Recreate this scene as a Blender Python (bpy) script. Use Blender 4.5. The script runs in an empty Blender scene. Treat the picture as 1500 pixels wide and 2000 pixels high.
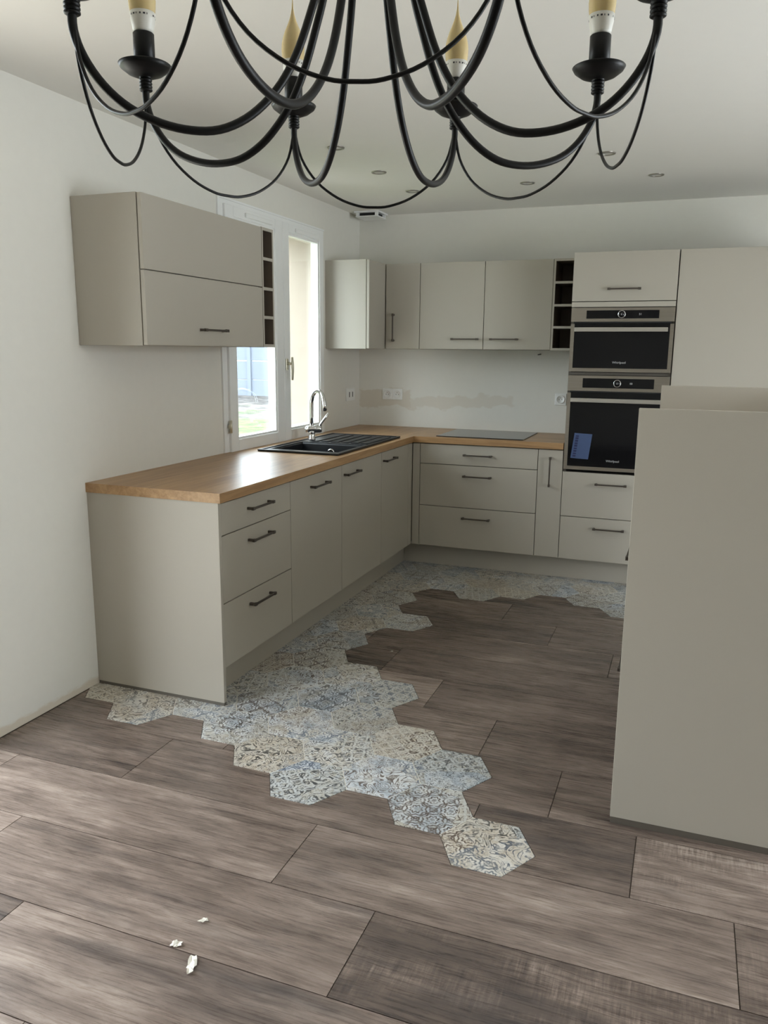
import bpy, bmesh, math, random
from mathutils import Vector, Matrix
random.seed(7)
S = bpy.context.scene
COL = S.collection
PI = math.pi

# ------------------------------------------------------------------ camera
CAM = Vector((2.3726, -5.7162, 1.471))
RGT = Vector((0.93481789, 0.35501215, 0.00904935))
UPV = Vector((-0.07870706, 0.18226856, 0.98009355))
FWD = Vector((-0.34629571, 0.91692123, -0.19832987))
cd = bpy.data.cameras.new('camera')
cd.sensor_fit = 'HORIZONTAL'; cd.sensor_width = 36.0; cd.lens = 1559.85 * 36.0 / 1500.0
cd.clip_start = 0.05; cd.clip_end = 300
co = bpy.data.objects.new('camera', cd); COL.objects.link(co)
m3 = Matrix((RGT, UPV, -FWD)).transposed()
co.matrix_world = Matrix.Translation(CAM) @ m3.to_4x4()
S.camera = co

# ------------------------------------------------------------------ world, sun, exposure
SKY = 9.5
w = bpy.data.worlds.new('sky'); S.world = w; w.use_nodes = True
bg = w.node_tree.nodes['Background']
bg.inputs[0].default_value = (0.88, 0.95, 1.0, 1); bg.inputs[1].default_value = SKY
sd = bpy.data.lights.new('sun', 'SUN'); sd.energy = 5.0; sd.angle = math.radians(1.0); sd.color = (1.0, 0.93, 0.80)
so = bpy.data.objects.new('sun', sd); COL.objects.link(so); so.location = (-4, 8, 12)
so.rotation_euler = Vector((-0.30, -0.62, -0.72)).to_track_quat('-Z', 'Y').to_euler()
S.view_settings.view_transform = 'Standard'
S.view_settings.look = 'None'
S.view_settings.gamma = 1.0
S.view_settings.use_curve_mapping = False
S.view_settings.exposure = 0.18
S.cycles.use_denoising = True
S.cycles.max_bounces = 10; S.cycles.diffuse_bounces = 7; S.cycles.glossy_bounces = 5
S.cycles.transparent_max_bounces = 12
S.cycles.sample_clamp_indirect = 8.0

def portal(loc, size, direction):
    l = bpy.data.lights.new('daylight_portal', 'AREA'); l.shape = 'RECTANGLE'
    l.size, l.size_y = size; l.cycles.is_portal = True
    o = bpy.data.objects.new('daylight_portal', l); COL.objects.link(o)
    o.location = loc; o.rotation_euler = Vector(direction).to_track_quat('-Z', 'Z').to_euler()

# ------------------------------------------------------------------ dimensions
HC = 2.433            # ceiling
WT = 0.908            # worktop top
WB = 0.868            # worktop underside
PL = 0.160            # plinth height
FX = 0.648            # left run front plane (x)
FY = -0.617           # back run front plane (y)
LX0, LX1 = -0.06, 0.0
EXT = -0.37           # outer face of the left wall
WY0, WY1, WZ0, WZ1 = -1.936, -0.638, 0.86, 2.25     # kitchen window opening
DY0, DY1, DZ1 = -5.20, -3.72, 2.20                  # unseen left-wall opening, inferred from floor sheen, sized for daylight
RX = 4.9              # right wall
RY = -8.6             # wall behind the camera

# ------------------------------------------------------------------ mesh helpers
def srgb(r, g, b):
    f = lambda c: (c/255/12.92) if c/255 <= 0.04045 else ((c/255+0.055)/1.055)**2.4
    return (f(r), f(g), f(b), 1.0)

def bx(bm, x0, x1, y0, y1, z0, z1, mi=0):
    x0, x1 = min(x0, x1), max(x0, x1); y0, y1 = min(y0, y1), max(y0, y1); z0, z1 = min(z0, z1), max(z0, z1)
    v = [bm.verts.new(p) for p in ((x0,y0,z0),(x1,y0,z0),(x1,y1,z0),(x0,y1,z0),(x0,y0,z1),(x1,y0,z1),(x1,y1,z1),(x0,y1,z1))]
    for f in ((0,3,2,1),(4,5,6,7),(0,1,5,4),(1,2,6,5),(2,3,7,6),(3,0,4,7)):
        bm.faces.new([v[i] for i in f]).material_index = mi
    return v

def bev(bm, w, seg=1):
    bmesh.ops.bevel(bm, geom=bm.edges[:], offset=w, segments=seg, affect='EDGES', profile=0.5)
    return bm

def bxb(x0, x1, y0, y1, z0, z1, b=0.0012, seg=1):
    bm = bmesh.new(); bx(bm, x0, x1, y0, y1, z0, z1)
    if b: bev(bm, b, seg)
    return bm

def tube(bm, pts, r, n=10, cap=True):
    pts = [Vector(p) for p in pts]; k = len(pts)
    rr = r if isinstance(r, (list, tuple)) else [r]*k
    T = []
    for i in range(k):
        t = pts[min(i+1, k-1)] - pts[max(i-1, 0)]; T.append(t.normalized())
    a = Vector((0, 0, 1)) if abs(T[0].z) < 0.9 else Vector((1, 0, 0))
    u = T[0].cross(a).normalized(); rings = []
    for i in range(k):
        u = (u - T[i]*u.dot(T[i])).normalized(); v = T[i].cross(u)
        rings.append([bm.verts.new(pts[i] + (u*math.cos(2*PI*j/n) + v*math.sin(2*PI*j/n))*rr[i]) for j in range(n)])
    for i in range(k-1):
        for j in range(n):
            f = bm.faces.new((rings[i][j], rings[i][(j+1) % n], rings[i+1][(j+1) % n], rings[i+1][j])); f.smooth = True
    if cap:
        bm.faces.new(rings[0][::-1]); bm.faces.new(rings[-1])

def lathe(bm, prof, n=24, origin=(0, 0, 0), axis='z', smooth=True):
    O = Vector(origin)
    def P(r, h, a):
        c, s = r*math.cos(a), r*math.sin(a)
        return O + (Vector((c, s, h)) if axis == 'z' else Vector((h, c, s)) if axis == 'x' else Vector((s, h, c)))
    rings = []
    for r, h in prof:
        if r < 1e-6: rings.append([bm.verts.new(P(0, h, 0))])
        else: rings.append([bm.verts.new(P(r, h, 2*PI*j/n)) for j in range(n)])
    for a, b in zip(rings, rings[1:]):
        for j in range(n):
            j2 = (j+1) % n
            if len(a) == 1 and len(b) == 1: continue
            if len(a) == 1: f = bm.faces.new((a[0], b[j2], b[j]))
            elif len(b) == 1: f = bm.faces.new((a[j], a[j2], b[0]))
            else: f = bm.faces.new((a[j], a[j2], b[j2], b[j]))
            f.smooth = smooth
    return rings

def slab(bm, xs, ys, occ, z0, z1, mi=None):
    """plate on a grid of cells; occ(i,j) says which are solid; only outer walls are made"""
    V = {}
    def v(i, j, z):
        if (i, j, z) not in V: V[(i, j, z)] = bm.verts.new((xs[i], ys[j], z))
        return V[(i, j, z)]
    nx, ny = len(xs)-1, len(ys)-1
    o = lambda i, j: 0 <= i < nx and 0 <= j < ny and occ(i, j)
    for i in range(nx):
        for j in range(ny):
            if not o(i, j): continue
            k = mi(i, j) if mi else 0
            fs = [bm.faces.new((v(i,j,z1), v(i+1,j,z1), v(i+1,j+1,z1), v(i,j+1,z1))),
                  bm.faces.new((v(i,j,z0), v(i,j+1,z0), v(i+1,j+1,z0), v(i+1,j,z0)))]
            if not o(i, j-1): fs.append(bm.faces.new((v(i,j,z0), v(i+1,j,z0), v(i+1,j,z1), v(i,j,z1))))
            if not o(i, j+1): fs.append(bm.faces.new((v(i+1,j+1,z0), v(i,j+1,z0), v(i,j+1,z1), v(i+1,j+1,z1))))
            if not o(i-1, j): fs.append(bm.faces.new((v(i,j+1,z0), v(i,j,z0), v(i,j,z1), v(i,j+1,z1))))
            if not o(i+1, j): fs.append(bm.faces.new((v(i+1,j,z0), v(i+1,j+1,z0), v(i+1,j+1,z1), v(i+1,j,z1))))
            for f in fs: f.material_index = k

WLOC = {}
def wloc(o): return WLOC.get(o.name, Vector((0, 0, 0)))

def obj(name, bm, mat, parent=None, base=None):
    """link a bmesh given in world coordinates as one mesh object"""
    me = bpy.data.meshes.new(name)
    off = wloc(parent) if parent else Vector(base or (0, 0, 0))
    if off.length: bmesh.ops.translate(bm, verts=bm.verts[:], vec=-off)
    bmesh.ops.recalc_face_normals(bm, faces=bm.faces[:])
    bm.to_mesh(me); bm.free()
    for m in (mat if isinstance(mat, (list, tuple)) else [mat]): me.materials.append(m)
    o = bpy.data.objects.new(name, me); COL.objects.link(o)
    if parent: o.parent = parent
    else: o.location = off
    WLOC[o.name] = off
    return o

def inst(name, mesh, parent, loc, rot=(0, 0, 0)):
    o = bpy.data.objects.new(name, mesh); COL.objects.link(o); o.parent = parent
    o.location = Vector(loc) - wloc(parent); o.rotation_euler = rot
    return o

def tag(o, label, cat, group=None):
    o['label'] = label; o['category'] = cat
    if group: o['group'] = group
    return o

def thing(name, loc, label, cat, group=None):
    o = bpy.data.objects.new(name, None); COL.objects.link(o); o.location = loc; o.empty_display_size = 0.05
    WLOC[o.name] = Vector(loc)
    return tag(o, label, cat, group)

def struct(name, bm, mat, parent=None):
    o = obj(name, bm, mat, parent)
    if not parent: o['kind'] = 'structure'
    return o

# ------------------------------------------------------------------ material helpers
class NT:
    def __init__(s, name):
        s.m = bpy.data.materials.new(name); s.m.use_nodes = True; s.t = s.m.node_tree
        s.b = s.t.nodes['Principled BSDF']; s.out = s.t.nodes['Material Output']
    def n(s, typ, ins=None, **kw):
        nd = s.t.nodes.new(typ)
        for k, v in kw.items(): setattr(nd, k, v)
        for k, v in (ins or {}).items(): s.set(nd.inputs[k], v)
        return nd
    def set(s, sock, v):
        if isinstance(v, bpy.types.NodeSocket): s.t.links.new(v, sock)
        elif isinstance(v, bpy.types.Node): s.t.links.new(v.outputs[0], sock)
        else: sock.default_value = v
    def math(s, op, a, b=0.0, c=None, clamp=False):
        nd = s.n('ShaderNodeMath', operation=op, use_clamp=clamp)
        s.set(nd.inputs[0], a); s.set(nd.inputs[1], b)
        if c is not None: s.set(nd.inputs[2], c)
        return nd.outputs[0]
    def noise(s, vec, scale=5, detail=3, rough=0.5, dist=0.0, col=False):
        nd = s.n('ShaderNodeTexNoise', {'Vector': vec, 'Scale': scale, 'Detail': detail, 'Roughness': rough, 'Distortion': dist})
        return nd.outputs['Color' if col else 'Fac']
    def mapping(s, vec, scale=(1, 1, 1), rot=(0, 0, 0), loc=(0, 0, 0)):
        return s.n('ShaderNodeMapping', {'Vector': vec, 'Scale': scale, 'Rotation': rot, 'Location': loc}).outputs[0]
    def ramp(s, fac, stops, interp='LINEAR'):
        nd = s.n('ShaderNodeValToRGB', {'Fac': fac}); r = nd.color_ramp; r.interpolation = interp
        while len(r.elements) < len(stops): r.elements.new(0.5)
        for e, (p, c) in zip(r.elements, stops):
            e.position = p; e.color = c if len(c) == 4 else (*c, 1)
        return nd.outputs[0]
    def mix(s, fac, a, b, mode='MIX'):
        nd = s.n('ShaderNodeMix', data_type='RGBA', blend_type=mode)
        s.set(nd.inputs[0], fac); s.set(nd.inputs[6], a); s.set(nd.inputs[7], b)
        return nd.outputs[2]
    def vmath(s, op, a, b=(0, 0, 0)):
        nd = s.n('ShaderNodeVectorMath', operation=op); s.set(nd.inputs[0], a); s.set(nd.inputs[1], b)
        return nd.outputs[0]
    def sep(s, v):
        nd = s.n('ShaderNodeSeparateXYZ', {0: v}); return nd.outputs
    def comb(s, x, y, z=0.0):
        return s.n('ShaderNodeCombineXYZ', {0: x, 1: y, 2: z}).outputs[0]
    def bump(s, h, strength=0.2, dist=0.002):
        s.set(s.b.inputs['Normal'], s.n('ShaderNodeBump', {'Height': h, 'Strength': strength, 'Distance': dist}).outputs[0])
    def base(s, col=None, rough=None, metal=None, spec=None):
        if col is not None: s.set(s.b.inputs['Base Color'], col)
        if rough is not None: s.set(s.b.inputs['Roughness'], rough)
        if metal is not None: s.set(s.b.inputs['Metallic'], metal)
        if spec is not None: s.set(s.b.inputs['Specular IOR Level'], spec)
        return s
    def obj(s): return s.n('ShaderNodeTexCoord').outputs['Object']
    def rand(s): return s.n('ShaderNodeObjectInfo').outputs['Random']
    def pos(s): return s.n('ShaderNodeNewGeometry').outputs['Position']

M = {}
def simple(name, col, rough=0.5, metal=0.0, var=0.04, scale=40, bumpy=0.0, spec=None):
    """plain finish with a trace of mottling"""
    t = NT(name); p = t.pos(); f = t.noise(p, scale, 3)
    dark = tuple(c*(1-var) for c in col[:3]) + (1,); lite = tuple(min(1, c*(1+var)) for c in col[:3]) + (1,)
    t.base(t.mix(f, dark, lite), rough, metal, spec)
    if bumpy: t.bump(f, bumpy, 0.001)
    M[name] = t.m; return t.m

simple('cabinet', srgb(176, 170, 158), 0.42, var=0.02, scale=300)
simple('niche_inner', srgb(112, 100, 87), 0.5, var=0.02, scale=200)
simple('carcass', srgb(92, 86, 78), 0.5, var=0.02, scale=200)  # darkened colour carries the shade in the gaps between fronts
simple('strip', srgb(96, 90, 82), 0.4)
simple('paint', srgb(228, 226, 218), 0.6, var=0.012, scale=25, bumpy=0.04)
simple('ceiling_paint', srgb(238, 236, 230), 0.7, var=0.01, scale=20)
simple('render_cream', srgb(168, 155, 142), 0.9, var=0.05, scale=9, bumpy=0.3)
simple('pvc', srgb(240, 241, 240), 0.3, var=0.01)
simple('anthracite', srgb(98, 91, 85), 0.36, 0.75, var=0.05)
simple('chrome', (0.85, 0.85, 0.86, 1), 0.06, 1.0, var=0.01)
simple('black_iron', (0.005, 0.005, 0.005, 1), 0.42, 0.0, var=0.2, scale=60, bumpy=0.05, spec=0.3)
simple('black_stone', (0.012, 0.013, 0.015, 1), 0.42, var=0.35, scale=500, bumpy=0.15)
simple('socket_white', srgb(238, 238, 235), 0.3, var=0.01)
simple('dark_hole', (0.015, 0.015, 0.015, 1), 0.6)
simple('bulb_white', srgb(232, 230, 222), 0.35, var=0.01)
simple('print_dark', (0.03, 0.03, 0.035, 1), 0.5)
simple('print_light', srgb(190, 190, 190), 0.4)
simple('spot_metal', srgb(160, 156, 148), 0.35, 0.7)
simple('spot_glass', srgb(205, 203, 197), 0.3)
simple('brass_pale', srgb(205, 200, 180), 0.3, 0.6)
simple('paper', srgb(232, 228, 218), 0.7, var=0.06, scale=90)
simple('label_blue', srgb(66, 84, 122), 0.5, var=0.05, scale=30)
simple('label_navy', srgb(22, 30, 74), 0.5, var=0.05)
simple('fence_concrete', srgb(112, 118, 128), 0.9, var=0.10, scale=2.0)
simple('terrace_stone', srgb(205, 198, 186), 0.85, var=0.08, scale=6)
simple('grout_pale', srgb(222, 218, 208), 0.8, var=0.06, scale=80)
simple('rubber', (0.02, 0.02, 0.02, 1), 0.6)

def black_glass(name, col=(0.006, 0.006, 0.007, 1), rough=0.04):
    t = NT(name); p = t.pos()
    f = t.noise(t.mapping(p, (90, 90, 3)), 1.0, 2)
    t.base(col, t.math('MULTIPLY_ADD', f, 0.05, rough), spec=0.35); M[name] = t.m
black_glass('black_glass')
black_glass('hob_glass', (0.012, 0.012, 0.013, 1), 0.06)

t = NT('steel'); p = t.pos()
f = t.noise(t.mapping(p, (4, 4, 700)), 1.0, 3)
t.base(t.mix(f, srgb(140, 133, 123), srgb(168, 161, 150)), 0.34, 0.85); M['steel'] = t.m

t = NT('bulb_amber'); p = t.obj()
t.base(t.mix(t.noise(p, 30, 2), srgb(206, 182, 128), srgb(222, 202, 152)), 0.25)
t.b.inputs['Transmission Weight'].default_value = 0.0
t.b.inputs['Subsurface Weight'].default_value = 0.3; t.b.inputs['Subsurface Radius'].default_value = (0.02, 0.015, 0.008)
M['bulb_amber'] = t.m

t = NT('pane_glass')
tr = t.n('ShaderNodeBsdfTransparent', {'Color': (0.93, 0.96, 0.97, 1)}); gl = t.n('ShaderNodeBsdfGlossy', {'Color': (1, 1, 1, 1), 'Roughness': 0.02})
fr = t.math('MULTIPLY_ADD', t.math('POWER', t.n('ShaderNodeLayerWeight', {'Blend': 0.5}).outputs['Facing'], 4.0), 0.45, 0.03); mx = t.n('ShaderNodeMixShader')
t.set(mx.inputs[0], fr); t.set(mx.inputs[1], tr); t.set(mx.inputs[2], gl); t.set(t.out.inputs['Surface'], mx)
M['pane_glass'] = t.m

def oak(name, along):
    t = NT(name); p = t.pos()
    sc = (38, 2.2, 38) if along == 'y' else (2.2, 38, 38)
    g = t.noise(t.mapping(p, sc), 1.0, 6, 0.6, 0.6)
    fine = t.noise(t.mapping(p, tuple(c*6 for c in sc)), 1.0, 3)
    big = t.noise(t.mapping(p, tuple(c*0.22 for c in sc)), 1.0, 2)
    v = t.math('ADD', t.math('MULTIPLY', g, 0.6), t.math('ADD', t.math('MULTIPLY', fine, 0.2), t.math('MULTIPLY', big, 0.25)))
    c = t.ramp(v, [(0.32, srgb(126, 94, 62)), (0.5, srgb(164, 128, 88)), (0.7, srgb(188, 153, 110))])
    t.base(c, t.math('MULTIPLY_ADD', fine, 0.06, 0.34)); M[name] = t.m
oak('oak_y', 'y'); oak('oak_x', 'x')

# wood-look porcelain planks, one random character per plank
t = NT('wood_plank'); o = t.obj()
cs = t.n('ShaderNodeSeparateColor', {0: t.n('ShaderNodeObjectInfo').outputs['Color']}).outputs; r = cs[2]
off = t.comb(t.math('MULTIPLY', r, 37.0), t.math('MULTIPLY', r, 91.0), t.math('MULTIPLY', r, 13.0))
p = t.vmath('ADD', o, off)
warp = t.math('MULTIPLY', t.math('SUBTRACT', t.noise(p, 2.2, 2), 0.5), 0.035)
sx = t.sep(p)
pw = t.comb(sx[0], t.math('ADD', sx[1], warp), sx[2])
streak = t.noise(t.mapping(pw, (1.9, 24, 1)), 1.0, 6, 0.65)
fine = t.noise(t.mapping(pw, (6, 150, 1)), 1.0, 7, 0.78)
patch = t.noise(t.mapping(p, (2.2, 5.5, 1)), 1.0, 4, 0.6)
blot = t.noise(t.mapping(p, (8, 30, 1), loc=(3, 7, 0)), 1.0, 7, 0.78)
saw = t.noise(t.mapping(p, (150, 12, 1)), 1.0, 3, 0.6)
r2 = t.math('FRACT', t.math('MULTIPLY', r, 17.31))
sawm = t.math('MULTIPLY', cs[1], t.ramp(patch, [(0.42, (0, 0, 0)), (0.62, (1, 1, 1))]))
v = t.math('ADD', t.math('MULTIPLY', streak, 0.30), t.math('ADD', t.math('MULTIPLY', fine, 0.27), t.math('ADD', t.math('MULTIPLY', patch, 0.22), t.math('MULTIPLY', blot, 0.27))))
v = t.math('ADD', v, t.math('MULTIPLY', sawm, t.math('MULTIPLY', t.math('SUBTRACT', saw, 0.46), 0.55)))
v = t.math('ADD', v, t.math('MULTIPLY', t.math('SUBTRACT', cs[0], 0.5), 0.12))
c = t.ramp(v, [(0.38, srgb(60, 53, 51)), (0.49, srgb(104, 91, 83)), (0.56, srgb(130, 115, 106)), (0.66, srgb(168, 153, 142))])
dk = t.ramp(t.noise(t.mapping(pw, (1.1, 6.0, 1), loc=(11, 3, 0)), 1.0, 4, 0.6), [(0.57, (0, 0, 0)), (0.72, (1, 1, 1))])
c = t.mix(t.math('MULTIPLY', dk, 0.65), c, srgb(58, 55, 56))
line = t.ramp(t.noise(t.mapping(pw, (1.8, 75, 1), loc=(5, 2, 0)), 1.0, 4, 0.6), [(0.63, (0, 0, 0)), (0.70, (1, 1, 1))])
c = t.mix(t.math('MULTIPLY', line, 0.35), c, srgb(62, 55, 52))
t.base(c, t.math('MULTIPLY_ADD', fine, 0.16, 0.20), spec=0.5); t.bump(t.math('ADD', fine, t.math('MULTIPLY', saw, sawm)), 0.12, 0.001)
M['wood_plank'] = t.m

# patchwork "old carpet" hexagon tiles
t = NT('hex_pattern'); r = t.rand(); o = t.obj()
ang = t.math('MULTIPLY', t.math('FLOOR', t.math('MULTIPLY', t.math('FRACT', t.math('MULTIPLY', r, 9.17)), 6.0)), PI/6)
rotn = t.n('ShaderNodeVectorRotate', {'Vector': o, 'Angle': ang}, rotation_type='Z_AXIS').outputs[0]
p = t.vmath('ADD', rotn, t.comb(t.math('MULTIPLY', r, 23.0), t.math('MULTIPLY', r, 57.0), 0.0))
jit = t.vmath('MULTIPLY', t.vmath('SUBTRACT', t.noise(p, 30, 3, col=True), (0.5, 0.5, 0.5)), (0.012, 0.012, 0.0))
q = t.vmath('ADD', p, jit)
vo = t.n('ShaderNodeTexVoronoi', {'Vector': t.mapping(p, (4.3, 4.3, 0.0)), 'Scale': 1.0}, voronoi_dimensions='2D')
zc = t.sep(vo.outputs['Color'])          # three random numbers for each patch
def cell(k, ox=0.0):                     # repeat coordinates
    s_ = t.sep(t.mapping(q, (k, k, 1), loc=(ox, ox, 0)))
    return t.math('SUBTRACT', t.math('FRACT', s_[0]), 0.5), t.math('SUBTRACT', t.math('FRACT', s_[1]), 0.5)
u, vv = cell(12.5)
rho = t.math('SQRT', t.math('ADD', t.math('MULTIPLY', u, u), t.math('MULTIPLY', vv, vv)))
th = t.math('ARCTAN2', vv, u)
pet = t.math('MULTIPLY', t.math('COSINE', t.math('MULTIPLY', th, 8.0)), 1.3)
mand = t.math('GREATER_THAN', t.math('SINE', t.math('ADD', t.math('MULTIPLY', rho, 34.0), pet)), 0.25)
rim = t.math('GREATER_THAN', t.math('MAXIMUM', t.math('ABSOLUTE', u), t.math('ABSOLUTE', vv)), 0.455)
mand = t.math('MAXIMUM', mand, rim)
lat = t.mapping(q, (24, 24, 1), (0, 0, PI/4)); ls = t.sep(lat)
la = t.math('LESS_THAN', t.math('ABSOLUTE', t.math('SUBTRACT', t.math('FRACT', ls[0]), 0.5)), 0.10)
lb = t.math('LESS_THAN', t.math('ABSOLUTE', t.math('SUBTRACT', t.math('FRACT', ls[1]), 0.5)), 0.10)
lattice = t.math('MAXIMUM', la, lb)
sw = t.noise(t.mapping(p, (13, 13, 1)), 1.0, 1.2, 0.5, 1.8)
scroll = t.math('GREATER_THAN', t.math('SINE', t.math('MULTIPLY', sw, 52.0)), 0.35)
sw2 = t.noise(t.mapping(p, (30, 30, 1)), 1.0, 2.0, 0.55, 2.2)
leaf = t.math('GREATER_THAN', t.math('SINE', t.math('MULTIPLY', sw2, 38.0)), 0.30)
sel = zc[0]
msk = t.math('ADD', t.math('MULTIPLY', t.math('LESS_THAN', sel, 0.34), mand),
      t.math('ADD', t.math('MULTIPLY', t.math('MULTIPLY', t.math('GREATER_THAN', sel, 0.34), t.math('LESS_THAN', sel, 0.68)), scroll),
             t.math('MULTIPLY', t.math('GREATER_THAN', sel, 0.68), leaf)))
wear = t.ramp(t.noise(p, 34, 5, 0.7), [(0.34, (0, 0, 0)), (0.54, (1, 1, 1))])
hue = t.math('FRACT', t.math('ADD', t.math('MULTIPLY', t.noise(p, 9, 3, 0.6), 1.3), t.math('MULTIPLY', zc[1], 0.5)))
bgc = t.ramp(hue, [(0.0, srgb(214, 216, 214)), (0.25, srgb(208, 201, 186)), (0.45, srgb(188, 186, 180)), (0.62, srgb(178, 192, 206)), (0.8, srgb(226, 228, 228)), (1.0, srgb(200, 191, 174))])
ink = t.ramp(zc[2], [(0.0, srgb(96, 72, 56)), (0.3, srgb(72, 74, 80)), (0.55, srgb(88, 106, 134)), (0.8, srgb(86, 74, 64))], 'CONSTANT')
c = t.mix(t.math('MULTIPLY', t.math('MULTIPLY', msk, wear), 0.90), bgc, ink)
islat = t.math('GREATER_THAN', zc[1], 0.76)
c = t.mix(t.math('MULTIPLY', t.math('MULTIPLY', islat, lattice), 0.6), c, srgb(222, 224, 222))
speck = t.noise(p, 160, 4, 0.7)
c = t.mix(0.4, c, t.ramp(speck, [(0.36, srgb(104, 98, 92)), (0.5, srgb(198, 194, 184)), (0.66, srgb(242, 240, 234))]), 'OVERLAY')
tint = t.ramp(t.math('FRACT', t.math('MULTIPLY', r, 5.31)), [(0.0, srgb(236, 239, 242)), (0.22, srgb(240, 234, 224)), (0.42, srgb(224, 225, 224)), (0.6, srgb(242, 243, 244)), (0.78, srgb(230, 222, 210)), (0.9, srgb(220, 226, 232))], 'CONSTANT')
c = t.mix(1.0, c, tint, 'MULTIPLY')
c = t.n('ShaderNodeHueSaturation', {'Saturation': 0.68, 'Value': 1.04, 'Color': c}).outputs[0]
t.base(c, t.math('MULTIPLY_ADD', speck, 0.15, 0.26)); t.bump(t.math('ADD', msk, speck), 0.12, 0.0008)
M['hex_pattern'] = t.m

t = NT('grout'); t.base(t.mix(t.noise(t.pos(), 60, 3), srgb(70, 62, 55), srgb(96, 86, 77)), 0.85); M['grout'] = t.m

# painted walls with the bare band at the skirting and filler patches behind the sockets
t = NT('paint_left'); p = t.pos(); s_ = t.sep(p)
f = t.noise(p, 25, 3); h = t.math('SUBTRACT', s_[2], t.math('MULTIPLY', t.noise(t.mapping(p, (1, 9, 25)), 1.0, 4, 0.65), 0.055))
bare = t.ramp(h, [(0.0, (1, 1, 1)), (0.012, (0, 0, 0))])
c = t.mix(f, srgb(226, 224, 216), srgb(230, 228, 220))
t.base(t.mix(t.math('MULTIPLY', bare, 0.6), c, srgb(204, 188, 164)), 0.6); t.bump(f, 0.04, 0.001); M['paint_left'] = t.m
t = NT('paint_back'); p = t.pos(); s_ = t.sep(p)
f = t.noise(p, 25, 3)
e = t.math('MULTIPLY', t.math('SUBTRACT', t.noise(t.mapping(p, (6, 1, 9)), 1.0, 3, 0.6), 0.5), 0.16)
def band(a, lo, hi, soft):
    return t.math('MULTIPLY', t.math('SMOOTH_MIN', 1.0, t.math('DIVIDE', t.math('SUBTRACT', a, lo), soft), 0.0, clamp=True),
                  t.math('SMOOTH_MIN', 1.0, t.math('DIVIDE', t.math('SUBTRACT', hi, a), soft), 0.0, clamp=True))
zz = t.math('ADD', s_[2], e); xx = t.math('ADD', s_[0], t.math('MULTIPLY', e, 1.2))
b1 = t.math('MULTIPLY', band(zz, 1.04, 1.19, 0.012), band(xx, 0.0, 0.44, 0.02))
zs = t.math('ADD', zz, t.math('MULTIPLY', s_[0], -0.045))
b2 = t.math('MULTIPLY', band(zs, 1.02, 1.115, 0.012), band(xx, 0.38, 1.22, 0.03))
pt = t.math('MAXIMUM', t.math('MULTIPLY', b1, 0.75), t.math('MULTIPLY', b2, 0.5))
t.base(t.mix(pt, t.mix(f, srgb(226, 224, 216), srgb(230, 228, 220)), srgb(212, 203, 188)), 0.6); t.bump(f, 0.04, 0.001); M['paint_back'] = t.m

t = NT('garden'); p = t.pos()
n1 = t.noise(p, 0.55, 4, 0.6); n2 = t.noise(p, 3.0, 5, 0.7)
g = t.ramp(n2, [(0.3, srgb(34, 50, 22)), (0.5, srgb(66, 84, 36)), (0.7, srgb(104, 110, 62))])
soil = t.ramp(n2, [(0.35, srgb(44, 40, 38)), (0.65, srgb(100, 96, 92))])
s_ = t.sep(p); far = t.math('ADD', t.math('MULTIPLY', s_[1], 0.06), t.math('SUBTRACT', n1, 0.5))
c = t.mix(t.ramp(far, [(0.62, (0, 0, 0)), (0.8, (1, 1, 1))]), g, soil)
t.base(c, 0.95); t.bump(n2, 0.8, 0.05); M['garden'] = t.m

# ------------------------------------------------------------------ room shell
def wall_y(bm, x0, x1, y0, y1, z0, z1, holes):
    """wall standing along y with rectangular holes (ya, yb, za, zb)"""
    ys = sorted({y0, y1, *[h[0] for h in holes], *[h[1] for h in holes]}); zs = sorted({z0, z1, *[h[2] for h in holes], *[h[3] for h in holes]})
    occ = lambda i, j: not any(h[0] <= (ys[i]+ys[i+1])/2 <= h[1] and h[2] <= (zs[j]+zs[j+1])/2 <= h[3] for h in holes)
    n0 = len(bm.verts)
    slab(bm, ys, zs, occ, x0, x1)
    bm.verts.ensure_lookup_table()
    for v in list(bm.verts)[n0:]: v.co = Vector((v.co.z, v.co.x, v.co.y))

holes = [(WY0, WY1, WZ0, WZ1), (DY0, DY1, 0.0, DZ1)]
b = bmesh.new(); wall_y(b, LX0, LX1, RY, 0.0, 0.0, HC, holes); struct('wall_left', b, M['paint_left'])
b = bmesh.new(); wall_y(b, EXT, LX0, RY, 0.0, -0.2, HC+0.2, [(WY0+0.02, WY1-0.03, WZ0, WZ1-0.03), (DY0, DY1, 0.0, DZ1)])
struct('wall_outer', b, M['render_cream'])
b = bmesh.new(); bx(b, EXT, RX+0.3, 0.0, 0.30, -0.2, HC+0.2); struct('wall_back', b, M['paint_back'])
b = bmesh.new(); wall_y(b, RX, RX+0.3, RY, 0.0, 0.0, HC, [(-4.0, -2.2, 0.0, 2.2)]); struct('wall_right', b, M['paint'])  # unseen opening added in the right wall to let in more daylight
b = bmesh.new(); wall_y(b, RY-0.3, RY, -(RX+0.3), -EXT, 0.0, HC, [])
for v in b.verts: v.co = Vector((-v.co.y, v.co.x, v.co.z))
struct('wall_front', b, M['paint'])
b = bmesh.new(); bx(b, EXT, RX+0.3, RY-0.3, 0.3, HC, HC+0.2); struct('ceiling', b, M['ceiling_paint'])
portal((EXT-0.02, (WY0+WY1)/2, (WZ0+WZ1)/2), (1.4, 1.5), (1, 0, 0))
portal((EXT-0.02, (DY0+DY1)/2, DZ1/2), (1.7, 2.3), (1, 0, 0))
portal((RX+0.32, -3.1, 1.1), (2.0, 2.3), (-1, 0, 0))

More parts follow.
